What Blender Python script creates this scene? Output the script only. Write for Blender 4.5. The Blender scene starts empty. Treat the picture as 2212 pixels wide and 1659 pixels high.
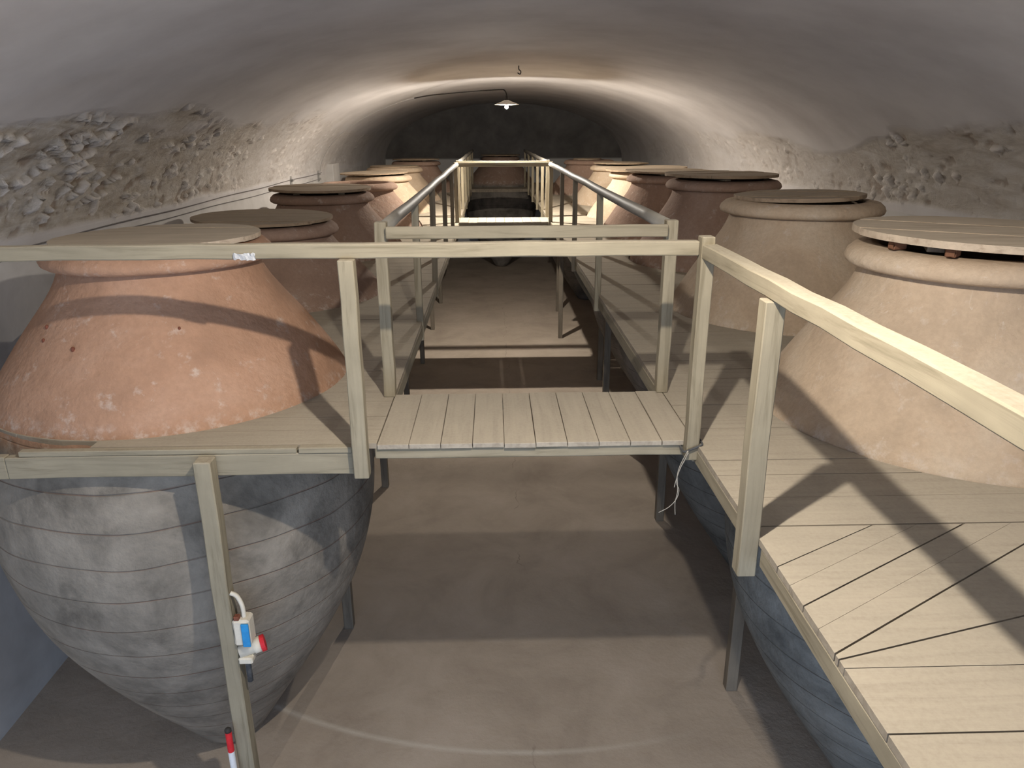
import bpy, bmesh, math, random
from mathutils import Vector, Matrix, noise
random.seed(7)
C = bpy.context.scene.collection
R = math.radians

# ---------------------------------------------------------------- camera
HC = 1.47
P, YAW, ROLL = R(18.7), R(1.36), R(0.28)
cam = bpy.data.cameras.new('camera')
cam.sensor_width = 36.0
cam.lens = 36.0 * 1600 / 2212
cam.clip_start = 0.05
co = bpy.data.objects.new('camera', cam)
C.objects.link(co)
fwd = Vector((math.sin(YAW) * math.cos(P), math.cos(YAW) * math.cos(P), -math.sin(P)))
rt = Vector((math.cos(YAW), -math.sin(YAW), 0))
up = rt.cross(fwd)
r2 = math.cos(ROLL) * rt - math.sin(ROLL) * up
u2 = math.cos(ROLL) * up + math.sin(ROLL) * rt
m = Matrix((r2, u2, -fwd)).transposed().to_4x4()
m.translation = Vector((0, 0, HC))
co.matrix_world = m
bpy.context.scene.camera = co

# ---------------------------------------------------------------- light and exposure
sc = bpy.context.scene
w = bpy.data.worlds.new('world')
sc.world = w
w.use_nodes = True
w.node_tree.nodes['Background'].inputs[0].default_value = (0.55, 0.68, 1.0, 1)
w.node_tree.nodes['Background'].inputs[1].default_value = 0.02
sc.view_settings.view_transform = 'Standard'
sc.view_settings.look = 'None'
sc.view_settings.exposure = 1.3
sc.view_settings.gamma = 1.0
sc.view_settings.use_curve_mapping = False
BULB = 3900.0           # radiance of the two bulbs
FILL_W = 145.0           # added bluish fill light behind the camera, standing in for entrance daylight
al = bpy.data.lights.new('cool_fill', 'AREA')
al.shape = 'RECTANGLE'
al.size, al.size_y = 7.0, 2.8
al.color = (0.56, 0.72, 1.0)
al.energy = FILL_W
ao = bpy.data.objects.new('cool_fill', al)
C.objects.link(ao)
ao.location = (0.2, -3.8, -0.9)
ao.rotation_euler = (R(90), 0, 0)

# ---------------------------------------------------------------- materials
def new_mat(name):
    mt = bpy.data.materials.new(name)
    mt.use_nodes = True
    nt = mt.node_tree
    b = nt.nodes['Principled BSDF']
    b.inputs['Roughness'].default_value = 0.9
    b.inputs['Specular IOR Level'].default_value = 0.2
    return mt, nt, b

def N(nt, t, **kw):
    n = nt.nodes.new(t)
    for k, v in kw.items():
        setattr(n, k, v)
    return n

def mapped(nt, scale, use='pos'):
    if use == 'pos':
        g = N(nt, 'ShaderNodeNewGeometry')
        src = g.outputs['Position']
    else:
        g = N(nt, 'ShaderNodeTexCoord')
        src = g.outputs['Object']
    mp = N(nt, 'ShaderNodeMapping')
    mp.inputs['Scale'].default_value = scale
    nt.links.new(src, mp.inputs['Vector'])
    return mp.outputs['Vector']

def noi(nt, vec, scale, detail=4, rough=0.6, dist=0.0):
    n = N(nt, 'ShaderNodeTexNoise')
    n.inputs['Scale'].default_value = scale
    n.inputs['Detail'].default_value = detail
    n.inputs['Roughness'].default_value = rough
    n.inputs['Distortion'].default_value = dist
    nt.links.new(vec, n.inputs['Vector'])
    return n.outputs['Fac']

def ramp(nt, fac, stops):
    r = N(nt, 'ShaderNodeValToRGB')
    e = r.color_ramp.elements
    while len(e) > 1:
        e.remove(e[-1])
    e[0].position = stops[0][0]
    c = stops[0][1]
    e[0].color = (*c, 1) if len(c) == 3 else c
    for p, c in stops[1:]:
        x = e.new(p)
        x.color = (*c, 1)
    nt.links.new(fac, r.inputs[0])
    return r.outputs[0]

def mix(nt, fac, a, b, mode='MIX'):
    n = N(nt, 'ShaderNodeMix', data_type='RGBA', blend_type=mode)
    for sock, v in ((n.inputs[0], fac), (n.inputs[6], a), (n.inputs[7], b)):
        if isinstance(v, (int, float)):
            sock.default_value = v
        elif isinstance(v, tuple):
            sock.default_value = (*v, 1)
        else:
            nt.links.new(v, sock)
    return n.outputs[2]

def mrange(nt, v, a, b, c=0.0, d=1.0):
    n = N(nt, 'ShaderNodeMapRange')
    nt.links.new(v, n.inputs[0])
    for i, x in enumerate((a, b, c, d)):
        n.inputs[i + 1].default_value = x
    return n.outputs[0]

def bump(nt, b, h, strength, dist):
    n = N(nt, 'ShaderNodeBump')
    n.inputs['Strength'].default_value = strength
    n.inputs['Distance'].default_value = dist
    nt.links.new(h, n.inputs['Height'])
    nt.links.new(n.outputs[0], b.inputs['Normal'])

def wood(name, axis, base=(0.305, 0.262, 0.182), dark=(0.175, 0.145, 0.092), dust=0.5):
    """old grey-tan timber, grain along axis, dust lying on the upward faces"""
    mt, nt, b = new_mat(name)
    s = [26.0, 26.0, 26.0]
    s[axis] = 1.6
    v = mapped(nt, tuple(s))
    g = noi(nt, v, 1.0, 5, 0.65, 0.6)
    col = ramp(nt, g, [(0.30, dark), (0.5, base), (0.75, tuple(min(1, c * 1.18) for c in base))])
    v2 = mapped(nt, (1, 1, 1))
    blotch = noi(nt, v2, 3.2, 4, 0.6)
    col = mix(nt, mrange(nt, blotch, 0.35, 0.7, 0.0, 0.55), col, tuple(c * 0.72 for c in base))
    geo = N(nt, 'ShaderNodeNewGeometry')
    sep = N(nt, 'ShaderNodeSeparateXYZ')
    nt.links.new(geo.outputs['Normal'], sep.inputs[0])
    upf = mrange(nt, sep.outputs['Z'], 0.5, 0.95, 0.0, dust)
    fine = noi(nt, v2, 55, 3, 0.7)
    dn = N(nt, 'ShaderNodeMath', operation='MULTIPLY')
    nt.links.new(upf, dn.inputs[0])
    nt.links.new(mrange(nt, fine, 0.3, 0.6, 0.55, 1.0), dn.inputs[1])
    col = mix(nt, dn.outputs[0], col, (0.47, 0.415, 0.325))
    nt.links.new(col, b.inputs['Base Color'])
    bump(nt, b, g, 0.35, 0.004)
    return mt

M = {}
for i, a in enumerate('xyz'):
    M['wood_' + a] = wood('weathered_wood_' + a, i)
M['deck_x'] = wood('deck_boards_across', 0, (0.37, 0.315, 0.24), (0.26, 0.215, 0.16), 0.6)
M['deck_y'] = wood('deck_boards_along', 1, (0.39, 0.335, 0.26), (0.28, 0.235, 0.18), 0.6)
M['post_backlit'] = wood('backlit_post_wood', 2, (0.20, 0.165, 0.115), (0.11, 0.09, 0.06), 0.2)  # backlit shade of the middle posts put into the wood colour
M['rail_pole'] = wood('worn_grey_pole', 1, (0.27, 0.255, 0.225), (0.17, 0.16, 0.14), 0.35)
M['rail_pole'].node_tree.nodes['Principled BSDF'].inputs['Roughness'].default_value = 0.58
M['rail_pole'].node_tree.nodes['Principled BSDF'].inputs['Specular IOR Level'].default_value = 0.3
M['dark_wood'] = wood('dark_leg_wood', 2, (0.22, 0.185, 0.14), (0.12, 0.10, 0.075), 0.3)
M['lid_wood'] = wood('lid_boards', 0, (0.36, 0.27, 0.185), (0.20, 0.145, 0.095), 0.35)
M['lid_pale'] = wood('pale_lid_boards', 0, (0.52, 0.42, 0.31), (0.36, 0.27, 0.19), 0.45)
M['block'] = wood('wedge_wood', 0, (0.19, 0.09, 0.05), (0.10, 0.045, 0.025), 0.0)

# terracotta of the jars: bare clay over the deck, darker and greyer with scored lines below
def clay(name, top, low, line):
    mt, nt, b = new_mat(name)
    v = mapped(nt, (1, 1, 1))
    oi = N(nt, 'ShaderNodeObjectInfo')
    mp = N(nt, 'ShaderNodeVectorMath', operation='ADD')
    nt.links.new(v, mp.inputs[0])
    nt.links.new(oi.outputs['Location'], mp.inputs[1])
    v = mp.outputs[0]
    big = noi(nt, v, 1.6, 5, 0.62, 0.4)
    c1 = ramp(nt, big, [(0.32, tuple(x * 0.78 for x in top)), (0.5, top),
                        (0.68, tuple(min(1, x * y) for x, y in zip(top, (1.12, 1.2, 1.28))))])
    sm = noi(nt, v, 9, 5, 0.7)
    c1 = mix(nt, mrange(nt, sm, 0.58, 0.70, 0.0, 0.5), c1, (0.66, 0.58, 0.50))
    c1 = mix(nt, mrange(nt, noi(nt, v, 38, 3, 0.7), 0.35, 0.65, 0.0, 0.35), c1, tuple(x * 0.72 for x in top))
    # dry scrapes and salt bloom: long thin pale flecks, thickest low down where the jar meets the boards
    scv = N(nt, 'ShaderNodeMapping')
    scv.inputs['Rotation'].default_value = (0.5, 0.3, 0.2)
    scv.inputs['Scale'].default_value = (5, 5, 1.1)
    nt.links.new(v, scv.inputs['Vector'])
    scr = mrange(nt, noi(nt, scv.outputs[0], 3.0, 5, 0.7, 0.8), 0.66, 0.74, 0.0, 0.55)
    c1 = mix(nt, scr, c1, (0.68, 0.61, 0.53))
    g2 = N(nt, 'ShaderNodeNewGeometry')
    s2 = N(nt, 'ShaderNodeSeparateXYZ')
    nt.links.new(g2.outputs['Position'], s2.inputs[0])
    salt = N(nt, 'ShaderNodeMath', operation='MULTIPLY')
    nt.links.new(mrange(nt, s2.outputs['Z'], 0.0, 0.08, 1.0, 0.0), salt.inputs[0])
    nt.links.new(mrange(nt, noi(nt, v, 12, 5, 0.75), 0.50, 0.66, 0.0, 0.5), salt.inputs[1])
    c1 = mix(nt, salt.outputs[0], c1, (0.70, 0.64, 0.57))
    geo = N(nt, 'ShaderNodeNewGeometry')
    sep = N(nt, 'ShaderNodeSeparateXYZ')
    nt.links.new(geo.outputs['Position'], sep.inputs[0])
    c2 = ramp(nt, noi(nt, v, 2.6, 6, 0.66, 0.3), [(0.32, tuple(x * 0.55 for x in low)), (0.5, low),
                                              (0.68, tuple(x * 1.35 for x in low))])
    # scored rings every 19 cm, wandering a little
    wv = N(nt, 'ShaderNodeMath', operation='MULTIPLY_ADD')
    nt.links.new(noi(nt, v, 0.9, 2, 0.5), wv.inputs[0])
    wv.inputs[1].default_value = 0.10
    nt.links.new(sep.outputs['Z'], wv.inputs[2])
    md = N(nt, 'ShaderNodeMath', operation='PINGPONG')
    nt.links.new(wv.outputs[0], md.inputs[0])
    md.inputs[1].default_value = 0.105
    ringm = mrange(nt, md.outputs[0], 0.0, 0.0055, 1.0, 0.0)
    low_m = mrange(nt, sep.outputs['Z'], -0.12, -0.02, 1.0, 0.0)
    br = N(nt, 'ShaderNodeMath', operation='MULTIPLY')
    nt.links.new(ringm, br.inputs[0])
    nt.links.new(mrange(nt, noi(nt, v, 3.0, 3, 0.6), 0.38, 0.6, 0.05, 0.8), br.inputs[1])
    c2 = mix(nt, br.outputs[0], c2, line)
    col = mix(nt, low_m, c1, c2)
    nt.links.new(col, b.inputs['Base Color'])
    h = N(nt, 'ShaderNodeMath', operation='SUBTRACT')
    nt.links.new(noi(nt, v, 14, 5, 0.6), h.inputs[0])
    rm = N(nt, 'ShaderNodeMath', operation='MULTIPLY')
    nt.links.new(ringm, rm.inputs[0])
    nt.links.new(low_m, rm.inputs[1])
    nt.links.new(rm.outputs[0], h.inputs[1])
    bump(nt, b, h.outputs[0], 0.6, 0.02)
    return mt
M['clay_pink'] = clay('pink_clay', (0.45, 0.262, 0.165), (0.235, 0.205, 0.165), (0.24, 0.14, 0.10))
M['clay_buff'] = clay('buff_clay', (0.53, 0.405, 0.285), (0.17, 0.175, 0.165), (0.10, 0.075, 0.06))
M['clay_brown'] = clay('brown_clay', (0.35, 0.235, 0.175), (0.22, 0.195, 0.165), (0.12, 0.08, 0.06))

# vault plaster
mt, nt, b = new_mat('vault_plaster')
v = mapped(nt, (1, 1, 1))
at = N(nt, 'ShaderNodeAttribute', attribute_name='peel')
base = ramp(nt, noi(nt, v, 0.9, 5, 0.6), [(0.3, (0.47, 0.445, 0.435)), (0.55, (0.57, 0.545, 0.535)), (0.75, (0.63, 0.605, 0.595))])
brown = ramp(nt, noi(nt, mapped(nt, (1.0, 0.5, 2.2)), 4.0, 6, 0.75, 0.5), [(0.3, (0.33, 0.27, 0.205)), (0.5, (0.49, 0.44, 0.375)), (0.66, (0.60, 0.565, 0.52))])
sep = N(nt, 'ShaderNodeSeparateColor')
nt.links.new(at.outputs['Color'], sep.inputs[0])
c = mix(nt, sep.outputs[0], base, brown)
c = mix(nt, sep.outputs[1], c, (0.20, 0.13, 0.085))
c = mix(nt, sep.outputs[2], c, (0.74, 0.69, 0.64))
nt.links.new(c, b.inputs['Base Color'])
hs = N(nt, 'ShaderNodeMath', operation='MULTIPLY_ADD')
nt.links.new(noi(nt, v, 9, 7, 0.75, 0.8), hs.inputs[0])
nt.links.new(mrange(nt, sep.outputs[0], 0, 1, 0.08, 1.6), hs.inputs[1])
hs.inputs[2].default_value = 0.0
bump(nt, b, hs.outputs[0], 0.7, 0.03)
M['vault'] = mt

def plain(name, a, b_, scale=2.0, bs=0.3, bd=0.01, rough=0.9, stretch=(1, 1, 1)):
    mt, nt, b = new_mat(name)
    f = noi(nt, mapped(nt, stretch), scale, 6, 0.62, 0.3)
    nt.links.new(ramp(nt, f, [(0.3, a), (0.7, b_)]), b.inputs['Base Color'])
    b.inputs['Roughness'].default_value = rough
    bump(nt, b, f, bs, bd)
    return mt
M['wall'] = plain('limewashed_wall', (0.46, 0.44, 0.42), (0.62, 0.60, 0.575), 1.6, 0.4, 0.01)
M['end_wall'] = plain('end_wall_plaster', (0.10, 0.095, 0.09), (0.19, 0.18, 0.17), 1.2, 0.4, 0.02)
M['white'] = plain('cream_plastic', (0.62, 0.56, 0.45), (0.72, 0.66, 0.54), 30, 0.05, 0.001, 0.5)
M['blue'] = plain('blue_plastic', (0.03, 0.22, 0.50), (0.04, 0.30, 0.62), 30, 0.05, 0.001, 0.4)
M['red'] = plain('red_paint', (0.55, 0.02, 0.03), (0.68, 0.035, 0.04), 40, 0.05, 0.001, 0.5)
M['pole_white'] = plain('white_paint', (0.66, 0.66, 0.66), (0.8, 0.8, 0.8), 40, 0.05, 0.001, 0.5)
M['brownred'] = plain('rust_cap', (0.14, 0.05, 0.03), (0.22, 0.08, 0.05), 40, 0.05, 0.001)
M['iron'] = plain('dark_iron', (0.03, 0.027, 0.025), (0.055, 0.05, 0.045), 30, 0.1, 0.002, 0.6)
M['bolt'] = plain('dull_bolt', (0.30, 0.24, 0.17), (0.42, 0.34, 0.25), 60, 0.1, 0.002, 0.6)
M['cable'] = plain('grey_cable', (0.13, 0.12, 0.115), (0.20, 0.185, 0.175), 30, 0.1, 0.002)
M['bracket'] = plain('grey_bracket', (0.25, 0.24, 0.23), (0.34, 0.33, 0.31), 30, 0.1, 0.002)
M['cord'] = plain('pale_cord', (0.30, 0.27, 0.22), (0.42, 0.38, 0.31), 60, 0.2, 0.002)
M['wire'] = plain('dark_cord', (0.06, 0.06, 0.06), (0.1, 0.1, 0.1), 60, 0.2, 0.002)
M['foil'] = plain('pale_foil', (0.7, 0.7, 0.7), (0.9, 0.9, 0.9), 60, 0.4, 0.01, 0.35)
M['enamel'] = plain('dusty_enamel', (0.36, 0.30, 0.27), (0.46, 0.40, 0.36), 30, 0.1, 0.002, 0.5)
M['enamel_in'] = plain('white_enamel', (0.82, 0.82, 0.8), (0.88, 0.88, 0.86), 30, 0.02, 0.001, 0.4)
mt, nt, b = new_mat('lit_bulb')
b.inputs['Emission Color'].default_value = (1.0, 0.92, 0.815, 1)
b.inputs['Emission Strength'].default_value = BULB
M['bulb'] = mt
mt = mt.copy()
mt.name = 'bright_lit_bulb'
mt.node_tree.nodes['Principled BSDF'].inputs['Emission Strength'].default_value = BULB * 2.1
M['bulb_far'] = mt

# end wall: dark upper part over a pale lower part
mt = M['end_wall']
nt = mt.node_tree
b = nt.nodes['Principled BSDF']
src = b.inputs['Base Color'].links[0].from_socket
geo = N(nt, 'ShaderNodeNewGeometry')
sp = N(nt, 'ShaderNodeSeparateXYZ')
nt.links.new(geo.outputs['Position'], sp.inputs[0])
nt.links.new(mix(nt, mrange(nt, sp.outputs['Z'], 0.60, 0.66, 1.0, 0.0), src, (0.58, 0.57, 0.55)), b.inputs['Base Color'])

# earth-brown dusty floor with a pale arc scratched into it and a hairline crack
mt, nt, b = new_mat('dusty_floor')
v = mapped(nt, (1, 1, 1))
c = ramp(nt, noi(nt, v, 1.1, 7, 0.66, 0.4), [(0.3, (0.38, 0.31, 0.245)), (0.52, (0.47, 0.39, 0.31)), (0.75, (0.55, 0.46, 0.375))])
geo = N(nt, 'ShaderNodeNewGeometry')
vd = N(nt, 'ShaderNodeVectorMath', operation='DISTANCE')
nt.links.new(geo.outputs['Position'], vd.inputs[0])
vd.inputs[1].default_value = (0.30, 8.55, -2.8)
dm = N(nt, 'ShaderNodeMath', operation='SUBTRACT')
nt.links.new(vd.outputs['Value'], dm.inputs[0])
dm.inputs[1].default_value = 4.31
ab = N(nt, 'ShaderNodeMath', operation='ABSOLUTE')
nt.links.new(dm.outputs[0], ab.inputs[0])
sp = N(nt, 'ShaderNodeSeparateXYZ')
nt.links.new(geo.outputs['Position'], sp.inputs[0])
arc = N(nt, 'ShaderNodeMath', operation='MULTIPLY')
nt.links.new(mrange(nt, ab.outputs[0], 0.0, 0.035, 0.55, 0.0), arc.inputs[0])
nt.links.new(mrange(nt, sp.outputs['X'], 1.6, 0.2, 0.0, 1.0), arc.inputs[1])
arc2 = N(nt, 'ShaderNodeMath', operation='MULTIPLY')
nt.links.new(arc.outputs[0], arc2.inputs[0])
nt.links.new(mrange(nt, sp.outputs['Y'], 6.0, 5.4, 0.0, 1.0), arc2.inputs[1])
c = mix(nt, arc2.outputs[0], c, (0.70, 0.65, 0.56))
cr = N(nt, 'ShaderNodeMath', operation='MULTIPLY_ADD')
nt.links.new(noi(nt, v, 2.2, 4, 0.6), cr.inputs[0])
cr.inputs[1].default_value = 0.35
nt.links.new(sp.outputs['X'], cr.inputs[2])
cs = N(nt, 'ShaderNodeMath', operation='SUBTRACT')
nt.links.new(cr.outputs[0], cs.inputs[0])
cs.inputs[1].default_value = 0.42
ca = N(nt, 'ShaderNodeMath', operation='ABSOLUTE')
nt.links.new(cs.outputs[0], ca.inputs[0])
cm = N(nt, 'ShaderNodeMath', operation='MULTIPLY')
nt.links.new(mrange(nt, ca.outputs[0], 0.0, 0.008, 0.5, 0.0), cm.inputs[0])
nt.links.new(mrange(nt, noi(nt, v, 1.5, 2), 0.5, 0.56, 0.0, 1.0), cm.inputs[1])
c = mix(nt, cm.outputs[0], c, (0.16, 0.12, 0.09))
nt.links.new(c, b.inputs['Base Color'])
bump(nt, b, noi(nt, v, 6, 7, 0.7), 0.5, 0.02)
M['floor'] = mt

# ---------------------------------------------------------------- helpers
def link(name, bm, mat, parent=None, smooth=False):
    me = bpy.data.meshes.new(name)
    bmesh.ops.recalc_face_normals(bm, faces=bm.faces)
    bm.to_mesh(me)
    bm.free()
    me.materials.append(mat)
    if smooth:
        for p in me.polygons:
            p.use_smooth = True
    o = bpy.data.objects.new(name, me)
    C.objects.link(o)
    if parent:
        o.parent = parent
        o.matrix_parent_inverse = Matrix.Translation(-parent.location)
    return o

def thing(name, label, cat, loc=(0, 0, 0), group=None):
    o = bpy.data.objects.new(name, None)
    o.empty_display_size = 0.1
    C.objects.link(o)
    o.location = loc
    return tag(o, label, cat, group)

def tag(o, label, cat, group=None):
    o['label'] = label
    o['category'] = cat
    if group:
        o['group'] = group
    return o

def struct(o):
    o['kind'] = 'structure'
    return o

def add_box(bm, x0, x1, y0, y1, z0, z1, bev=0.004):
    t = bmesh.new()
    vs = [t.verts.new((x, y, z)) for z in (z0, z1) for y in (y0, y1) for x in (x0, x1)]
    for f in ((0, 1, 3, 2), (4, 5, 7, 6), (0, 1, 5, 4), (2, 3, 7, 6), (0, 2, 6, 4), (1, 3, 7, 5)):
        t.faces.new([vs[i] for i in f])
    if bev:
        bmesh.ops.bevel(t, geom=t.edges[:], offset=bev, segments=1, affect='EDGES')
    merge(bm, t)

def merge(bm, t, mat=None):
    if mat is not None:
        bmesh.ops.transform(t, matrix=mat, verts=t.verts)
    idx = {}
    for vv in t.verts:
        idx[vv] = bm.verts.new(vv.co)
    for f in t.faces:
        try:
            bm.faces.new([idx[q] for q in f.verts])
        except ValueError:
            pass
    t.free()

def box(*a, bev=0.004):
    bm = bmesh.new()
    add_box(bm, *a, bev=bev)
    return bm

def bar(p0, p1, w_, h_, bev=0.005, segs=1, wob=0.0, seed=0):
    """square timber from p0 to p1 (centre line), w_ sideways, h_ the other way"""
    p0, p1 = Vector(p0), Vector(p1)
    d = p1 - p0
    L = d.length
    d.normalize()
    ref = Vector((0, 0, 1)) if abs(d.z) < 0.9 else Vector((0, 1, 0))
    sx = d.cross(ref).normalized()
    sz = sx.cross(d).normalized()
    t = bmesh.new()
    rings = []
    rnd = random.Random(seed)
    for i in range(segs + 1):
        f = i / segs
        off = Vector((rnd.uniform(-wob, wob), rnd.uniform(-wob, wob), rnd.uniform(-wob, wob)))
        c = p0 + d * (L * f) + off
        rings.append([t.verts.new(c + sx * a * w_ / 2 + sz * b_ * h_ / 2) for a, b_ in ((-1, -1), (1, -1), (1, 1), (-1, 1))])
    for i in range(segs):
        for k in range(4):
            t.faces.new((rings[i][k], rings[i][(k + 1) % 4], rings[i + 1][(k + 1) % 4], rings[i + 1][k]))
    t.faces.new(rings[0])
    t.faces.new(rings[-1])
    bmesh.ops.recalc_face_normals(t, faces=t.faces)
    if bev:
        eds = [e for e in t.edges if len(e.link_faces) == 2 and e.calc_face_angle(0) > 0.8]
        bmesh.ops.bevel(t, geom=eds, offset=bev, segments=1, affect='EDGES')
    return t

def prism(bm, pts, z0, z1, bev=0.0):
    t = bmesh.new()
    lo = [t.verts.new((x, y, z0)) for x, y in pts]
    hi = [t.verts.new((x, y, z1)) for x, y in pts]
    t.faces.new(lo)
    t.faces.new(hi)
    n = len(pts)
    for i in range(n):
        t.faces.new((lo[i], lo[(i + 1) % n], hi[(i + 1) % n], hi[i]))
    bmesh.ops.recalc_face_normals(t, faces=t.faces)
    merge(bm, t)

def lathe(bm, prof, segs=72, wob=0.0, cx=0.0, cy=0.0, seed=0, close=False):
    rings = []
    for r, z in prof:
        rg = []
        for k in range(segs):
            a = 2 * math.pi * k / segs
            rr = r
            if wob:
                rr = r * (1 + wob * noise.noise(Vector((math.cos(a) * 1.5 + seed * 7.3, math.sin(a) * 1.5, z * 0.9))))
            rg.append(bm.verts.new((cx + rr * math.cos(a), cy + rr * math.sin(a), z)))
        rings.append(rg)
    for i in range(len(rings) - 1):
        for k in range(segs):
            bm.faces.new((rings[i][k], rings[i][(k + 1) % segs], rings[i + 1][(k + 1) % segs], rings[i + 1][k]))
    if close:
        for k in range(segs):
            bm.faces.new((rings[-1][k], rings[-1][(k + 1) % segs], rings[0][(k + 1) % segs], rings[0][k]))
    else:
        bm.faces.new(rings[0])
        bm.faces.new(rings[-1])
    return bm

def tube(pts, r, segs=8, closed=False):
    bm = bmesh.new()
    pts = [Vector(p) for p in pts]
    prev = None
    rings = []
    for i, p in enumerate(pts):
        d = (pts[min(i + 1, len(pts) - 1)] - pts[max(i - 1, 0)]).normalized()
        ref = prev if prev is not None else (Vector((0, 0, 1)) if abs(d.z) < 0.9 else Vector((0, 1, 0)))
        s = (ref - d * ref.dot(d))
        if s.length < 1e-5:
            s = d.orthogonal()
        s.normalize()
        prev = s
        t2 = d.cross(s)
        rings.append([bm.verts.new(p + s * math.cos(2 * math.pi * k / segs) * r + t2 * math.sin(2 * math.pi * k / segs) * r) for k in range(segs)])
    for i in range(len(rings) - 1):
        for k in range(segs):
            bm.faces.new((rings[i][k], rings[i][(k + 1) % segs], rings[i + 1][(k + 1) % segs], rings[i + 1][k]))
    bm.faces.new(rings[0])
    bm.faces.new(rings[-1])
    return bm

def smooth_path(pts, n=8):
    pts = [Vector(p) for p in pts]
    out = []
    for i in range(len(pts) - 1):
        p0 = pts[max(i - 1, 0)]
        p1, p2 = pts[i], pts[i + 1]
        p3 = pts[min(i + 2, len(pts) - 1)]
        for k in range(n):
            t = k / n
            out.append(0.5 * ((2 * p1) + (-p0 + p2) * t + (2 * p0 - 5 * p1 + 4 * p2 - p3) * t * t + (-p0 + 3 * p1 - 3 * p2 + p3) * t ** 3))
    out.append(pts[-1])
    return out

# ---------------------------------------------------------------- room shell
XL, XR, YN, YE, ZF = -3.72, 4.52, -4.0, 27.0, -2.8
ZS, ZC = 0.62, 2.45
CXV, AV = (XL + XR) / 2, (XR - XL) / 2

bm = box(XL - 0.3, XR + 0.3, YN - 0.3, YE + 0.3, ZF - 0.2, ZF, bev=0)
struct(link('floor', bm, M['floor']))
for nm, xa, xb in (('wall_left', XL - 0.3, XL), ('wall_right', XR, XR + 0.3)):
    struct(link(nm, box(xa, xb, YN, YE, ZF, ZS, bev=0), M['wall']))
def arch_wall(name, y0, y1, mat, hole=None):
    bm = bmesh.new()
    pts = [(XL, ZF), (XR, ZF)] + [(CXV + AV * math.cos(math.pi * k / 40), ZS + (ZC - ZS + 0.02) * math.sin(math.pi * k / 40)) for k in range(41)]
    if hole:
        hx0, hx1, hz = hole
        pts = [(XL, ZF), (hx0, ZF), (hx0, hz), (hx1, hz), (hx1, ZF), (XR, ZF)] + pts[2:]
    a = [bm.verts.new((x, y0, z)) for x, z in pts]
    b_ = [bm.verts.new((x, y1, z)) for x, z in pts]
    bm.faces.new(a)
    bm.faces.new(b_)
    n = len(pts)
    for i in range(n):
        bm.faces.new((a[i], a[(i + 1) % n], b_[(i + 1) % n], b_[i]))
    bmesh.ops.triangulate(bm, faces=bm.faces)
    return struct(link(name, bm, mat))
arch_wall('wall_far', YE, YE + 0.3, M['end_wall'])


# vault: a shallow ellipse, its lower flanks scaly with peeling plaster
def frange(a, b_, n):
    return [a + (b_ - a) * i / n for i in range(n)]
rows = frange(YN, 3.0, 30) + frange(3.0, 12.0, 340) + frange(12.0, 20.0, 180) + frange(20.0, YE, 40) + [YE + 0.02]
cols = frange(0.0, 0.95, 75) + frange(0.95, math.pi - 0.95, 40) + frange(math.pi - 0.95, math.pi, 75) + [math.pi]
def h3(i, j, k, n):
    a = (i * 73856093) ^ (j * 19349663) ^ (k * 83492791) ^ (n * 2654435761)
    a = (a ^ (a >> 13)) * 1274126177 & 0xffffffff
    return ((a ^ (a >> 16)) & 0xffff) / 65535.0
def cells(q):
    ci, cj, ck = math.floor(q.x), math.floor(q.y), math.floor(q.z)
    best = []
    for i in (-1, 0, 1):
        for j in (-1, 0, 1):
            for k in (-1, 0, 1):
                a, b_, c_ = ci + i, cj + j, ck + k
                px, py, pz = a + h3(a, b_, c_, 1), b_ + h3(a, b_, c_, 2), c_ + h3(a, b_, c_, 3)
                best.append((math.sqrt((q.x - px) ** 2 + (q.y - py) ** 2 + (q.z - pz) ** 2), pz, a, b_, c_))
    best.sort()
    return best[0][0], best[1][0], best[0][1], h3(best[0][2], best[0][3], best[0][4], 5)
def peel(p, left):
    z = p.z
    zone = noise.fractal(Vector((p.x * 0.5, p.y * 0.45, p.z * 1.6)), 1.0, 2.0, 3)
    hi = (1.78 if left else 1.55) - 0.012 * max(p.y - 4, 0) + zone * 0.35
    lo = 0.70 + zone * 0.06
    mk = min(max((hi - z) / 0.12, 0), 1) * min(max((z - lo) / 0.05, 0), 1)
    amt = mk * (1.0 if left else 0.8)
    if p.y > 8:
        amt *= max(0.25, 1 - (p.y - 8) * 0.12)
    if p.y > 22:
        amt *= 0.3
    if amt <= 0.01:
        return 0.0, 0.0, 0.0, 0.0
    q = Vector((p.x, p.y * 0.8, p.z)) * 10.0 + 0.6 * Vector([noise.noise(p * 8.0 + Vector((o_, 0, 0))) for o_ in (0.0, 31.7, 77.1)])
    d0, d1, cz, h = cells(q)
    dense = 0.5 + noise.fractal(Vector((p.x * 0.8, p.y * 0.8, p.z * 1.5)), 1.0, 2.0, 2)
    e = d1 - d0
    thr = 0.34 * max(0.0, dense) * (1.0 if left else 0.75)
    disp = noise.fractal(p * 3.0, 1.0, 2.0, 4) * 0.012 * amt
    dark = light = 0.0
    if h < thr and e > 0.06:
        tilt = q.z - cz
        disp += amt * (0.024 + 0.05 * max(0.0, 0.45 - d0) + 0.06 * tilt)      # a curled flake standing off
        light = 0.9
    elif h < thr * (1.35 if left else 1.6):
        disp -= amt * 0.018
        dark = 0.55
    elif h < thr * 2.6:
        disp -= amt * 0.008
    return disp, amt, dark * amt, light * amt
bm = bmesh.new()
cl = bm.loops.layers.float_color.new('peel')
grid, vals = [], {}
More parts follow.
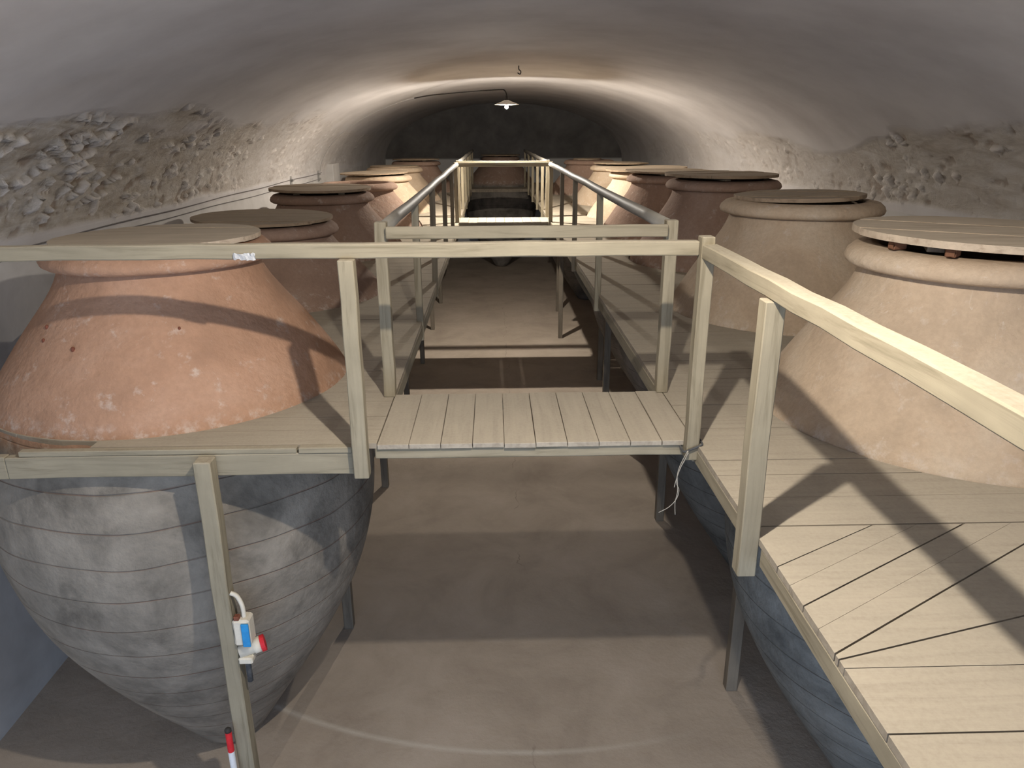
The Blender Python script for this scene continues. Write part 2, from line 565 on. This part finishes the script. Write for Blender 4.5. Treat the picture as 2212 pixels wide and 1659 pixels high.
for y in rows:
    rowv = []
    for t in cols:
        x = CXV - AV * math.cos(t)
        z = ZS + (ZC - ZS) * math.sin(t)
        p = Vector((x, y, z))
        nrm = Vector((CXV - x, 0, -(z - ZS) * (AV / (ZC - ZS)) ** 2 * 0.5 - 0.2)).normalized()
        d, a, dk, lt = peel(p, x < CXV)
        und = noise.fractal(Vector((x * 0.5, y * 0.35, z * 0.5)), 1.0, 2.0, 2) * 0.003
        vtx = bm.verts.new(p + nrm * (d + und))
        vals[vtx] = (a, dk, lt, 1.0)
        rowv.append(vtx)
    grid.append(rowv)
for i in range(len(rows) - 1):
    for k in range(len(cols) - 1):
        f = bm.faces.new((grid[i][k], grid[i][k + 1], grid[i + 1][k + 1], grid[i + 1][k]))
        for lp in f.loops:
            lp[cl] = vals[lp.vert]
struct(link('ceiling', bm, M['vault'], smooth=True))
struct(link('trim_1', box(XL - 0.02, XL + 0.16, 17.3, 18.0, ZF, 0.84, bev=0.01), M['wall']))

# ---------------------------------------------------------------- jars
# side, X, Y, rim height over the deck, clay, label
JL = [
 ('l', -2.02, 4.58, 0.87, 'clay_pink', 'large pink terracotta jar nearest on the left, behind the front railing'),
 ('l', -2.15, 7.25, 0.68, 'clay_brown', 'brown clay jar on the left, second from the front'),
 ('l', -2.20, 9.9, 0.76, 'clay_brown', 'dark brown clay jar on the left under a thick dark round lid'),
 ('l', -2.22, 12.6, 0.72, 'clay_brown', 'open clay jar without a lid, its hollow mouth showing'),
 ('l', -2.26, 15.3, 0.70, 'clay_buff', 'clay jar on the left beside the lit lamp, under a pale jutting lid'),
 ('l', -2.28, 18.0, 0.74, 'clay_buff', 'brightly lit buff jar on the left just beyond the lamp'),
 ('l', -2.05, 20.8, 0.78, 'clay_brown', 'dim reddish jar farthest back on the left'),
 ('r', 2.58, 3.87, 0.90, 'clay_buff', 'large buff clay jar nearest on the right, cropped by the frame'),
 ('r', 2.62, 6.4, 0.93, 'clay_buff', 'wide-lipped buff jar on the right, second from the front'),
 ('r', 2.72, 9.0, 0.95, 'clay_brown', 'tall clay jar on the right, third from the front'),
 ('r', 2.68, 11.5, 0.88, 'clay_brown', 'shaded brown jar on the right, fourth from the front'),
 ('r', 2.80, 14.1, 0.80, 'clay_buff', 'jar on the right beside the lamp under a wide pale tilted lid'),
 ('r', 2.80, 16.9, 0.80, 'clay_buff', 'brightly lit slim-necked jar on the right just beyond the lamp'),
 ('r', 2.48, 19.8, 0.82, 'clay_brown', 'dim reddish jar farthest back on the right'),
 ('e', 0.26, 25.2, 0.76, 'clay_brown', 'dark jar standing alone at the far end of the aisle'),
]
KZ = [-2.8, -2.45, -2.1, -1.75, -1.4, -1.05, -0.7, -0.35, 0.0, 0.3, 0.6, 0.72, 0.78]
KR = [0.20, 0.43, 0.66, 0.87, 1.04, 1.14, 1.175, 1.145, 1.045, 0.86, 0.635, 0.572, 0.565]
def jr(z):
    if z <= KZ[0]:
        return KR[0]
    for i in range(len(KZ) - 1):
        if z <= KZ[i + 1]:
            break
    def mgrad(j):
        a, b_ = max(j - 1, 0), min(j + 1, len(KZ) - 1)
        return (KR[b_] - KR[a]) / (KZ[b_] - KZ[a])
    h = KZ[i + 1] - KZ[i]
    t = (z - KZ[i]) / h
    return ((2 * t ** 3 - 3 * t * t + 1) * KR[i] + (t ** 3 - 2 * t * t + t) * h * mgrad(i)
            + (-2 * t ** 3 + 3 * t * t) * KR[i + 1] + (t ** 3 - t * t) * h * mgrad(i + 1))
jars = []
for i, (side, x, y, H, cm_, lab) in enumerate(JL):
    k = H / 0.87
    t = thing('storage_jar', lab, 'jar', (x, y, ZF), 'giant clay wine jars')
    prof = [(0.02, 0.0), (0.17, 0.0)]
    nz = 66
    for j in range(nz + 1):
        z = -2.8 + 3.58 * j / nz
        r = jr(z)
        if side == 'r' and z > 0.2:
            r *= 1.0 + 0.04 * (z - 0.2)
        zz = z * k if z > 0 else z
        prof.append((r, zz - ZF + (0.02 if j == 0 else 0)))
    ztop = prof[-1][1]
    prof += [(0.50, ztop), (0.50, ztop - 0.12), (0.60, ztop - 0.35), (0.80, ztop - 0.7), (0.80, ztop - 1.2), (0.02, ztop - 1.25)]
    bm = bmesh.new()
    lathe(bm, prof, 96 if y < 8 else 64, 0.012, seed=i)
    bmesh.ops.translate(bm, verts=bm.verts, vec=(x, y, ZF))
    link('body', bm, M[cm_], t, True)
    # rolled rim
    bm = bmesh.new()
    z1 = H - ZF
    wr = 0.655 if side != 'e' else 0.62
    if i in (7, 8, 9):
        wr = 0.665
    rp = [(0.49, z1 - 0.12), (0.485, z1 - 0.03), (0.50, z1 - 0.005), (0.55, z1), (wr - 0.045, z1 - 0.015), (wr - 0.012, z1 - 0.045),
          (wr, z1 - 0.075), (wr - 0.008, z1 - 0.098), (wr - 0.03, z1 - 0.112), (0.575, z1 - 0.118)]
    lathe(bm, rp, 96 if y < 8 else 64, 0.014, seed=i + 30, close=True)
    bmesh.ops.translate(bm, verts=bm.verts, vec=(x, y, ZF))
    link('rim', bm, M[cm_], t, True)
    jars.append((x, y, H))
    if i == 0:
        for (a, zz, rr) in ((-125, 0.48, 0.010), (-122.5, 0.42, 0.009), (-105, 0.40, 0.011), (-64, 0.48, 0.008)):
            bm = bmesh.new()
            bmesh.ops.create_icosphere(bm, subdivisions=2, radius=rr)
            r_ = jr(zz) + 0.004
            bmesh.ops.scale(bm, verts=bm.verts, vec=(1, 1, 1.5))
            bmesh.ops.translate(bm, verts=bm.verts, vec=(x + r_ * math.cos(R(a)), y + r_ * math.sin(R(a)), zz))
            o = link('plug', bm, M['brownred'], t, True)
            o['label'] = 'small dark rusty plug in the jar wall'

# ---------------------------------------------------------------- lids
def lid(idx, rad, gap, th, tilt, dx, dy, lab, blocks=(), nb=6, mat='lid_wood'):
    x, y, H = jars[idx]
    x += dx
    y += dy
    z0 = H + gap
    t = thing('wooden_lid', lab, 'lid', (x, y, z0), 'round wooden jar lids')
    bm = bmesh.new()
    w_ = 2 * rad / nb
    rnd = random.Random(idx)
    for k in range(nb):
        a, b_ = -rad + k * w_ + 0.003, -rad + (k + 1) * w_ - 0.003
        pts = []
        ns = 8
        for s in range(ns + 1):
            yy = a + (b_ - a) * s / ns
            pts.append((math.sqrt(max(rad * rad - yy * yy, 0.0004)), yy))
        for s in range(ns, -1, -1):
            yy = a + (b_ - a) * s / ns
            pts.append((-math.sqrt(max(rad * rad - yy * yy, 0.0004)), yy))
        dz = rnd.uniform(-0.003, 0.003)
        prism(bm, pts, dz, th + dz)
    rot = Matrix.Rotation(tilt[0], 4, 'X') @ Matrix.Rotation(tilt[1], 4, 'Y') @ Matrix.Rotation(rnd.uniform(-0.5, 0.5), 4, 'Z')
    mt_ = Matrix.Translation((x, y, z0)) @ rot
    bmesh.ops.transform(bm, matrix=mt_, verts=bm.verts)
    link('boards', bm, M[mat], t)
    for s in (-0.42, 0.42):
        if gap < 0.02:
            break
        L = math.sqrt(1 - s * s * 1.2) * rad * 0.80
        bm = box(s * rad - 0.04, s * rad + 0.04, -L, L, -gap + 0.006, 0.0, bev=0.003)
        bmesh.ops.transform(bm, matrix=mt_, verts=bm.verts)
        link('batten', bm, M['dark_wood'], t)
    for a in blocks:
        bm = box(rad - 0.13, rad - 0.05, -0.025, 0.025, -gap + 0.003, 0.0, bev=0.006)
        bmesh.ops.transform(bm, matrix=Matrix.Translation((x, y, z0)) @ Matrix.Rotation(R(a), 4, 'Z'), verts=bm.verts)
        o = link('wedge', bm, M['block'], t)
        o['label'] = 'reddish wooden wedge holding the lid off the rim'
    return t
lid(0, 0.585, 0.002, 0.028, (0, R(-0.5)), 0, 0, 'pale dusty lid on the nearest left jar, seen over the front rail', nb=5, mat='lid_pale')
lid(1, 0.645, 0.03, 0.025, (R(0.6), R(1.0)), -0.04, 0, 'warped grey lid on the second jar along the left')
lid(2, 0.64, 0.035, 0.03, (R(0.5), R(0.5)), -0.02, 0, 'thick dark lid with a black gap under it, on the third left jar', mat='lid_wood')
lid(4, 0.66, 0.03, 0.025, (R(0.3), R(-1.0)), -0.09, 0, 'pale lid jutting left over its jar beside the lamp')
lid(5, 0.56, 0.002, 0.025, (0, 0), 0, 0, 'bright flush lid on the left jar just beyond the lamp')
lid(6, 0.62, 0.03, 0.025, (0, 0), 0, 0, 'thin dark lid on the farthest jar on the left')
lid(7, 0.66, 0.045, 0.035, (R(0.3), R(0.8)), 0.02, 0, 'pale round lid propped on wedges on the nearest right jar', blocks=(-166, -137, -105, -75), mat='lid_pale')
lid(8, 0.53, 0.012, 0.03, (R(-0.4), R(-1.4)), -0.02, 0.02, 'sunken cracked lid inside the wide lip of the second right jar', nb=4)
lid(9, 0.65, 0.035, 0.03, (R(0.2), R(0.3)), -0.03, 0, 'dark-edged lid with a black gap on the third right jar')
lid(10, 0.66, 0.03, 0.025, (R(0.5), R(0.6)), -0.02, 0, 'shaded lid on the fourth jar along the right')
lid(11, 0.74, 0.03, 0.03, (R(0.5), R(-1.6)), 0.02, 0, 'wide pale tilted lid on the right beside the lamp')
lid(12, 0.60, 0.03, 0.025, (0, R(0.4)), 0.02, 0, 'small dark lid on the lit right jar beyond the lamp')
lid(13, 0.36, 0.004, 0.03, (0, 0), -0.05, 0, 'little dim lid on the farthest jar on the right', nb=3)
lid(14, 0.63, 0.03, 0.025, (0, 0), 0, 0, 'dark lid on the jar at the far end of the aisle')

# ---------------------------------------------------------------- walkways
HOLE = 1.062
DT = 0.028
def board_row(bm, xa, xb, y0, y1, holes, rnd):
    """one board across from xa to xb, notched around the jars"""
    g = 0.0025
    y0, y1 = y0 + g, y1 - g
    cxs = [h[0] for h in holes if abs((y0 + y1) / 2 - h[1]) < HOLE + (y1 - y0)]
    dz = rnd.uniform(-0.003, 0.0)
    if not cxs:
        prism(bm, [(xa, y0), (xb, y0), (xb, y1), (xa, y1)], -DT + dz, dz)
        return
    h = [q for q in holes if abs((y0 + y1) / 2 - q[1]) < HOLE + (y1 - y0)][0]
    def half(yy):
        v2 = HOLE ** 2 - (yy - h[1]) ** 2
        return math.sqrt(v2) if v2 > 0 else 0.0
    ns = 10
    ys = [y0 + (y1 - y0) * s / ns for s in range(ns + 1)]
    inner = [(xa, y0)] + [(h[0] - half(yy), yy) for yy in ys] + [(xa, y1)]
    prism(bm, inner, -DT + dz, dz)
    if max(h[0] + half(yy) for yy in ys) < xb - 0.02:
        outer = [(xb, y0)] + [(min(h[0] + half(yy), xb - 0.01), yy) for yy in ys] + [(xb, y1)]
        prism(bm, outer, -DT + dz, dz)

def deck(bm, xa, xb, y0, y1, holes, seed):
    rnd = random.Random(seed)
    y = y0
    while y < y1 - 0.01:
        w_ = rnd.choice((0.16, 0.19, 0.22, 0.24))
        if y + w_ > y1 - 0.08:
            w_ = y1 - y
        board_row(bm, xa, xb, y, y + w_, holes, rnd)
        y += w_
EI_L, EI_R = -0.60, 1.00
holesL = [(j[0], j[1]) for j in jars[:7]] + [(-2.2, 23.5)]
holesR = [(j[0], j[1]) for j in jars[7:14]]

wl = thing('walkway', 'long plank walkway on timber legs around the left row of jars', 'walkway', (-1.5, 12, 0), 'plank walkways beside the jar rows')
bm = bmesh.new()
deck(bm, EI_L, XL + 0.01, 3.44, 24.0, holesL, 3)
link('deck_boards', bm, M['deck_x'], wl)
bm = bmesh.new()
merge(bm, bar((-0.715, 3.42, -0.088), (-2.42, 3.42, -0.088), 0.05, 0.115, segs=6, wob=0.003, seed=2))
merge(bm, bar((-2.42, 3.42, -0.088), (-3.70, 3.42, -0.10), 0.05, 0.12, segs=4, wob=0.003, seed=3))
add_box(bm, -0.98, -0.715, 3.392, 3.44, -0.031, 0.0)
add_box(bm, -2.35, -0.99, 3.396, 3.44, -0.030, -0.002)
o = link('front_beam', bm, M['wood_x'], wl)
link('side_stringer', bar((EI_L - 0.02, 4.2, -0.08), (EI_L - 0.02, 24.0, -0.08), 0.045, 0.10, segs=20, wob=0.004, seed=4), M['wood_y'], wl)
link('leg', bar((-1.43, 3.345, -0.035), (-1.43, 3.345, ZF), 0.085, 0.085, bev=0.006, segs=8, wob=0.003, seed=5), M['wood_z'], wl)
for k, (lx, ly) in enumerate(((-1.36, 5.75), (-1.42, 8.6), (-1.42, 11.25), (-1.42, 13.95), (-1.42, 16.6), (-1.42, 19.4))):
    link('leg', bar((lx, ly, -0.15), (lx, ly, ZF), 0.085, 0.085, segs=4, wob=0.003, seed=k), M['dark_wood'], wl)
    link('joist', bar((EI_L - 0.02, ly, -0.095), (XL + 0.02, ly, -0.095), 0.07, 0.11, segs=4, wob=0.002, seed=k), M['dark_wood'], wl)

wr_ = thing('walkway', 'long plank walkway on timber legs around the right row of jars', 'walkway', (2, 10, 0), 'plank walkways beside the jar rows')
bm = bmesh.new()
deck(bm, EI_R, XR - 0.01, 2.56, 24.0, holesR, 9)
def fan(*pts):
    prism(bm, list(pts), -DT, -0.001)
fan((1.0, 2.553), (1.0, 2.275), (1.475, 2.553))
fan((1.0, 2.270), (1.0, 2.1575), (1.655, 2.553), (1.483, 2.553))
fan((1.0, 2.156), (1.0, 2.043), (1.84, 2.553), (1.657, 2.553))
fan((1.0, 2.036), (1.0, 1.9225), (2.035, 2.553), (1.852, 2.553))
fan((1.0, 1.921), (1.0, 1.808), (2.235, 2.553), (2.037, 2.553))
fan((1.0, 1.800), (2.247, 2.553), (4.5, 2.553), (4.5, 2.50), (3.62, 2.505), (1.0, 1.782))
fan((1.0, 1.775), (3.62, 2.498), (4.5, 2.49), (4.5, 1.743), (1.0, 1.743))
y = 1.74
for w_ in (0.25, 0.24, 0.24, 0.25, 0.25, 0.24, 0.25, 0.25, 0.25, 0.25, 0.25, 0.25):
    fan((1.0, y - w_ + 0.006), (4.5, y - w_ + 0.006), (4.5, y), (1.0, y))
    y -= w_
link('deck_boards', bm, M['deck_x'], wr_)
bm = bmesh.new()
merge(bm, bar((EI_R + 0.022, 2.56, -0.068), (EI_R + 0.022, 3.44, -0.068), 0.045, 0.078, segs=3, wob=0.002, seed=1))
merge(bm, bar((EI_R + 0.022, 2.44, -0.068), (EI_R + 0.022, -1.1, -0.068), 0.045, 0.078, segs=9, wob=0.003, seed=6))
merge(bm, bar((EI_R + 0.022, 3.44, -0.078), (EI_R + 0.022, 24.0, -0.078), 0.045, 0.098, segs=20, wob=0.004, seed=7))
link('side_stringer', bm, M['wood_y'], wr_)
for k, (lx, ly) in enumerate(((1.87, 4.86), (1.88, 7.62), (1.62, 10.25), (1.90, 12.8), (1.44, 15.73), (1.6, 18.3))):
    link('leg', bar((lx, ly, -0.15), (lx, ly, ZF), 0.09, 0.09, segs=4, wob=0.003, seed=k + 9), M['dark_wood'], wr_)
    link('joist', bar((EI_R + 0.02, ly, -0.095), (XR - 0.02, ly, -0.095), 0.07, 0.11, segs=4, wob=0.002, seed=k), M['dark_wood'], wr_)
link('leg', bar((3.1, 1.2, -0.03), (3.1, 1.2, ZF), 0.09, 0.09, segs=2), M['dark_wood'], wr_)

# ---------------------------------------------------------------- footbridges
def footbridge(y0, y1, lab, seed):
    t = thing('footbridge', lab, 'footbridge', (0.2, (y0 + y1) / 2, 0), 'plank footbridges across the aisle')
    rnd = random.Random(seed)
    bm = bmesh.new()
    x = EI_L + 0.003
    n = 10
    w_ = (EI_R - EI_L - 0.006) / n
    for k in range(n):
        dz = rnd.uniform(-0.004, 0)
        add_box(bm, x + 0.0013, x + w_ - 0.0013, y0 - 0.005 + rnd.uniform(-0.003, 0.003), y1, -0.026 + dz, dz, bev=0.002)
        x += w_
    link('planks', bm, M['deck_y'], t)
    link('front_beam', bar((EI_L - 0.01, y0 + 0.035, -0.056), (EI_R - 0.01, y0 + 0.035, -0.056), 0.05, 0.062, segs=6, wob=0.002, seed=seed), M['wood_x'], t)
    link('rear_beam', bar((EI_L - 0.01, y1 - 0.035, -0.056), (EI_R - 0.01, y1 - 0.035, -0.056), 0.05, 0.062, segs=6, wob=0.002, seed=seed + 1), M['wood_x'], t)
    return t
footbridge(3.43, 4.18, 'nearest plank footbridge between the two walkways, boards lengthwise', 1)
footbridge(13.18, 13.95, 'brightly lit plank footbridge right under the far lamp', 2)
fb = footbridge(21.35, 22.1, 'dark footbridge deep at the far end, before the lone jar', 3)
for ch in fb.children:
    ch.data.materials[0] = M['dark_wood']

# ---------------------------------------------------------------- railings
PW = 0.072
def post(t, x, y, z0, z1, seed, w_=PW, h_=PW):
    return link('post', bar((x, y, z0), (x, y, z1), w_, h_, bev=0.004, segs=6, wob=0.0025, seed=seed), M['wood_z'], t)
def bolt(par, x, y, z):
    bm = bmesh.new()
    bmesh.ops.create_cone(bm, cap_ends=True, segments=10, radius1=0.010, radius2=0.008, depth=0.012)
    bmesh.ops.transform(bm, matrix=Matrix.Translation((x, y, z)) @ Matrix.Rotation(R(90), 4, 'X'), verts=bm.verts)
    o = link('bolt', bm, M['bolt'], None)
    o.parent = par
    o.matrix_parent_inverse = par.matrix_parent_inverse.copy()
    o.matrix_parent_inverse = Matrix.Translation(-par.parent.location)
    return o

t = thing('railing', 'long front railing crossing the whole view from the left wall to the corner post', 'railing', (-1.3, 3.40, 0), 'timber railings')
link('handrail', bar((-3.70, 3.415, 0.968), (0.945, 3.415, 0.968), 0.06, 0.066, segs=24, wob=0.0025, seed=11), M['wood_x'], t)
p_ = post(t, -0.666, 3.372, -0.147, 0.934, 12)
bolt(p_, -0.672, 3.332, -0.045)
bolt(p_, -0.660, 3.332, -0.085)
p_ = post(t, 0.976, 3.392, -0.082, 1.02, 13, 0.062)
bolt(p_, 0.985, 3.352, -0.052)
post(t, -3.05, 3.372, -0.147, 0.934, 14)

t = thing('railing', 'near railing on the right whose wide handrail runs out at the right edge', 'railing', (0.98, 2, 0), 'timber railings')
link('handrail', bar((0.985, 3.39, 0.955), (0.985, 0.35, 0.955), 0.072, 0.066, segs=14, wob=0.0025, seed=21), M['wood_y'], t)
post(t, 0.963, 2.50, -0.165, 0.921, 22)
post(t, 0.963, 0.75, -0.20, 0.921, 23)

t = thing('railing', 'back railing of the nearest footbridge, a flat bar between two posts', 'railing', (0.2, 4.15, 0), 'timber railings')
link('crossbar', bar((-0.585, 4.105, 0.960), (0.96, 4.105, 0.960), 0.035, 0.066, segs=8, wob=0.002, seed=31), M['wood_x'], t)
p_ = post(t, -0.622, 4.165, 0.0, 1.01, 32, 0.066)
p2 = post(t, 0.992, 4.175, 0.0, 1.01, 33, 0.066)
bolt(p2, 0.992, 4.137, 0.955)

def side_rail(x, y0, y1, ys, lab, seed):
    t = thing('railing', lab, 'railing', (x, (y0 + y1) / 2, 0), 'timber railings')
    o = link('handrail', tube([(x + 0.004 * math.sin(k * 2.1 + seed), y0 + (y1 - y0) * k / 14, 0.968 + 0.003 * math.sin(k * 1.3)) for k in range(15)], 0.038, 14), M['rail_pole'], t, True)
    for k, yy in enumerate(ys):
        post(t, x, yy, -0.16, 0.944, seed + k, 0.055, 0.055).data.materials[0] = M['post_backlit'] if 7 < yy < 14 else M['wood_z']
    return t
XLr, XRr = -0.628, 1.0
side_rail(XLr + 0.01, 4.21, 13.12, (6.0, 7.75, 9.7, 11.5), 'left aisle railing between the nearest footbridge and the lamp footbridge', 41)
side_rail(XRr - 0.01, 4.22, 13.12, (7.0, 9.15, 10.9), 'right aisle railing between the nearest footbridge and the lamp footbridge', 51)
side_rail(XLr + 0.01, 14.02, 23.8, (15.6, 17.3, 19.2, 21.2, 23.6), 'left aisle railing beyond the lamp, fading into the dark', 61)
side_rail(XRr - 0.01, 14.02, 23.8, (15.3, 17.0, 19.0, 21.2, 23.6), 'right aisle railing beyond the lamp, fading into the dark', 71)
for yy, z_, lab, sd in ((13.16, 0.965, 'dark-faced railing along the near side of the lamp footbridge', 81), (13.98, 0.965, 'lit railing along the far side of the lamp footbridge', 91)):
    t = thing('railing', lab, 'railing', (0.2, yy, 0), 'timber railings')
    link('crossbar', bar((XLr + 0.03, yy, z_), (XRr - 0.03, yy, z_), 0.05, 0.07, segs=6, wob=0.002, seed=sd), M['wood_x'], t)
    post(t, XLr, yy, -0.10, 1.01, sd + 1, 0.066)
    post(t, XRr, yy, -0.10, 1.01, sd + 2, 0.066)

# ---------------------------------------------------------------- lamps
def lamp(x, y, zr, lab, off=0.0):
    t = thing('pendant_lamp', lab, 'lamp', (x, y, zr))
    bm = bmesh.new()
    lathe(bm, [(0.030, zr + 0.080), (0.034, zr + 0.076), (0.09, zr + 0.050), (0.17, zr + 0.022), (0.212, zr + 0.002), (0.214, zr - 0.002),
               (0.168, zr + 0.018), (0.088, zr + 0.046), (0.033, zr + 0.072)], 48, cx=x, cy=y, close=True)
    link('shade', bm, M['enamel_in'], t, True)
    bm = bmesh.new()
    lathe(bm, [(0.002, zr + 0.150), (0.020, zr + 0.150), (0.026, zr + 0.10), (0.037, zr + 0.082), (0.037, zr + 0.066), (0.018, zr + 0.060), (0.018, zr - 0.012), (0.002, zr - 0.012)], 20, cx=x, cy=y)
    link('socket', bm, M['iron'], t, True)
    bm = bmesh.new()
    bmesh.ops.create_icosphere(bm, subdivisions=2, radius=0.028)
    bmesh.ops.translate(bm, verts=bm.verts, vec=(x, y + off, zr - (0.033 if off else 0.014)))
    link('bulb', bm, M['bulb_far' if off else 'bulb'], t, True)
    return t
ZR = 1.935
t = lamp(0.255, 13.6, ZR, 'lit pendant lamp with a shallow shade hanging from a curved pipe', 0.12)
arm = smooth_path([(-1.60, 16.5, 2.17), (-1.18, 15.7, 2.19), (-0.55, 14.7, 2.19), (0.12, 13.78, 2.185), (0.22, 13.65, 2.165), (0.255, 13.6, 2.10), (0.255, 13.6, 2.07)], 6)
link('arm', tube(arm, 0.011), M['iron'], t, True)
t2 = lamp(0.20, 1.80, 2.08, 'pendant lamp over the near end of the cellar, just above the view')
link('arm', tube(smooth_path([(0.20, 1.80, 2.22), (0.20, 1.80, 2.36), (0.20, 1.80, 2.48)], 3), 0.011), M['iron'], t2, True)

# ---------------------------------------------------------------- cables, brackets, hook on the vault
for k, (za, lab) in enumerate(((0.66, 'upper of the two thin cables along the left wall'), (0.57, 'lower of the two thin cables along the left wall'))):
    pts = []
    yy = 3.0
    while yy < 16.7:
        pts.append((XL + 0.012 + (0.03 if za > 0.62 else 0), yy, za + 0.006 * math.sin(yy * 1.9 + k) + (0.004 * (yy - 10) if k == 0 else -0.002 * (yy - 10))))
        yy += 0.35
    tag(link('cable', tube(pts, 0.006, 6), M['cable'], None, True), lab, 'cable', 'cables on the left wall')
tag(link('cable', tube([(CXV - AV * math.cos(R(a)) + 0.03, 16.5 + 0.0 * a, ZS + (ZC - ZS) * math.sin(R(a)) - 0.035) for a in range(4, 62, 3)], 0.004, 6), M['bracket'], None, True),
    'thin cable climbing the left vault towards the lamp pipe', 'cable')
for yy, lab in ((14.2, 'nearer of the two small grey cable brackets on the left wall'), (16.45, 'farther of the two small grey cable brackets on the left wall')):
    t = thing('cable_bracket', lab, 'bracket', (XL, yy, 0.6), 'cable brackets')
    link('plate', box(XL - 0.005, XL + 0.02, yy - 0.05, yy + 0.05, 0.52, 0.74, bev=0.003), M['bracket'], t)
    link('clip', box(XL + 0.02, XL + 0.06, yy - 0.035, yy + 0.035, 0.55, 0.59, bev=0.003), M['bracket'], t)
    link('clip', box(XL + 0.02, XL + 0.06, yy - 0.035, yy + 0.035, 0.65, 0.69, bev=0.003), M['bracket'], t)
tag(link('ceiling_hook', tube(smooth_path([(0.42, 12.3, 2.46), (0.42, 12.3, 2.40), (0.45, 12.3, 2.37), (0.44, 12.3, 2.33), (0.40, 12.3, 2.35)], 4), 0.008), M['iron'], None, True),
    'tiny dark iron hook in the crown of the vault before the lamp', 'hook')

# ---------------------------------------------------------------- socket box on the left leg
sx, sy = -1.385, 3.335
t = thing('power_socket', 'cream industrial power socket with a blue flap and red plug on the left timber leg', 'socket', (sx, sy, -1.1))
link('housing', box(sx - 0.004, sx + 0.085, sy - 0.05, sy + 0.04, -1.085, -0.925, bev=0.012), M['white'], t)
bm = box(0, 0.040, -0.006, 0.006, -0.14, 0, bev=0.003)
bmesh.ops.transform(bm, matrix=Matrix.Translation((sx + 0.045, sy - 0.056, -0.940)), verts=bm.verts)
link('flap', bm, M['blue'], t)
bm = bmesh.new()
lathe(bm, [(0.002, 0), (0.036, 0), (0.036, 0.075), (0.042, 0.078), (0.042, 0.115), (0.002, 0.115)], 20)
bmesh.ops.transform(bm, matrix=Matrix.Translation((sx, sy - 0.01, -1.145)) @ Matrix.Rotation(R(20), 4, 'Z') @ Matrix.Rotation(R(80), 4, 'Y'), verts=bm.verts)
link('plug_body', bm, M['white'], t, True)
bm = bmesh.new()
lathe(bm, [(0.002, 0), (0.045, 0), (0.045, 0.022), (0.002, 0.022)], 20)
bmesh.ops.transform(bm, matrix=Matrix.Translation((sx + 0.106, sy + 0.028, -1.126)) @ Matrix.Rotation(R(20), 4, 'Z') @ Matrix.Rotation(R(80), 4, 'Y'), verts=bm.verts)
link('plug_cap', bm, M['red'], t)
link('collar', box(sx + 0.0, sx + 0.075, sy - 0.045, sy + 0.03, -1.205, -1.165, bev=0.008), M['white'], t)
link('top_cap', box(sx + 0.006, sx + 0.035, sy - 0.045, sy - 0.01, -0.93, -0.905, bev=0.004), M['brownred'], t)
link('conduit', tube(smooth_path([(sx - 0.002, sy - 0.01, -0.78), (sx + 0.03, sy - 0.01, -0.80), (sx + 0.05, sy - 0.01, -0.86), (sx + 0.052, sy - 0.01, -0.93)], 6), 0.012), M['white'], t, True)
link('lower_conduit', tube([(sx + 0.035, sy, -1.19), (sx + 0.03, sy + 0.01, -1.35)], 0.016), M['wire'], t, True)

# ---------------------------------------------------------------- red and white pole
px_, py_ = -1.475, 3.245
t = thing('striped_pole', 'slim red and white striped pole standing against the left leg', 'pole', (px_, py_, ZF))
zz, k = -1.60, 0
while zz > ZF + 0.001:
    z2 = max(zz - 0.135, ZF)
    bm = bmesh.new()
    lathe(bm, [(0.0172, z2), (0.0172, zz)], 16, cx=px_, cy=py_)
    o = link('red_band' if k % 2 == 0 else 'white_band', bm, M['red'] if k % 2 == 0 else M['pole_white'], t)
    zz = z2
    k += 1
bm = bmesh.new()
lathe(bm, [(0.018, -1.602), (0.018, -1.588), (0.010, -1.578), (0.002, -1.577)], 16, cx=px_, cy=py_)
link('tip', bm, M['iron'], t, True)

# ---------------------------------------------------------------- string on the corner post, scrap on the rail
t = thing('string', 'frayed pale string knotted round the foot of the corner post', 'string', (0.95, 3.35, -0.02))
link('loop', tube([(0.976 + 0.040 * (1.15 if True else 1) * c_, 3.392 + 0.046 * s_, -0.012 + 0.02 * c_) for c_, s_ in ((math.copysign(min(1, abs(math.cos(a) * 1.3)), math.cos(a)), math.copysign(min(1, abs(math.sin(a) * 1.3)), math.sin(a))) for a in [2 * math.pi * q / 24 for q in range(25)])], 0.006, 6), M['wire'], t, True)
for k, pts in enumerate((
    [(0.945, 3.335, -0.02), (0.925, 3.33, -0.06), (0.905, 3.33, -0.12), (0.90, 3.33, -0.19), (0.915, 3.33, -0.23), (0.905, 3.33, -0.28), (0.87, 3.33, -0.325), (0.82, 3.33, -0.355)],
    [(0.948, 3.335, -0.02), (0.932, 3.33, -0.07), (0.905, 3.335, -0.14), (0.908, 3.33, -0.24), (0.900, 3.33, -0.30), (0.905, 3.33, -0.37)],
    [(0.95, 3.335, -0.03), (0.915, 3.325, -0.10), (0.898, 3.33, -0.17), (0.89, 3.33, -0.215)])):
    link('strand', tube(smooth_path(pts, 5), 0.0022, 5), M['cord'], t, True)
bm = bmesh.new()
rnd = random.Random(4)
n = 12
rows_ = []
for i in range(n):
    xx = -1.175 + 0.10 * i / (n - 1)
    rows_.append([bm.verts.new((xx, 3.380 - rnd.uniform(0, 0.010), 0.965 + dz + rnd.uniform(-0.005, 0.005))) for dz in (0.0, -0.014, -0.030)])
for i in range(n - 1):
    for k in range(2):
        bm.faces.new((rows_[i][k], rows_[i + 1][k], rows_[i + 1][k + 1], rows_[i][k + 1]))
bmesh.ops.solidify(bm, geom=bm.faces[:], thickness=0.002)
tag(link('foil_scrap', bm, M['foil']), 'crumpled shiny scrap stuck to the front rail on the left', 'scrap')

bpy.context.view_layer.update()
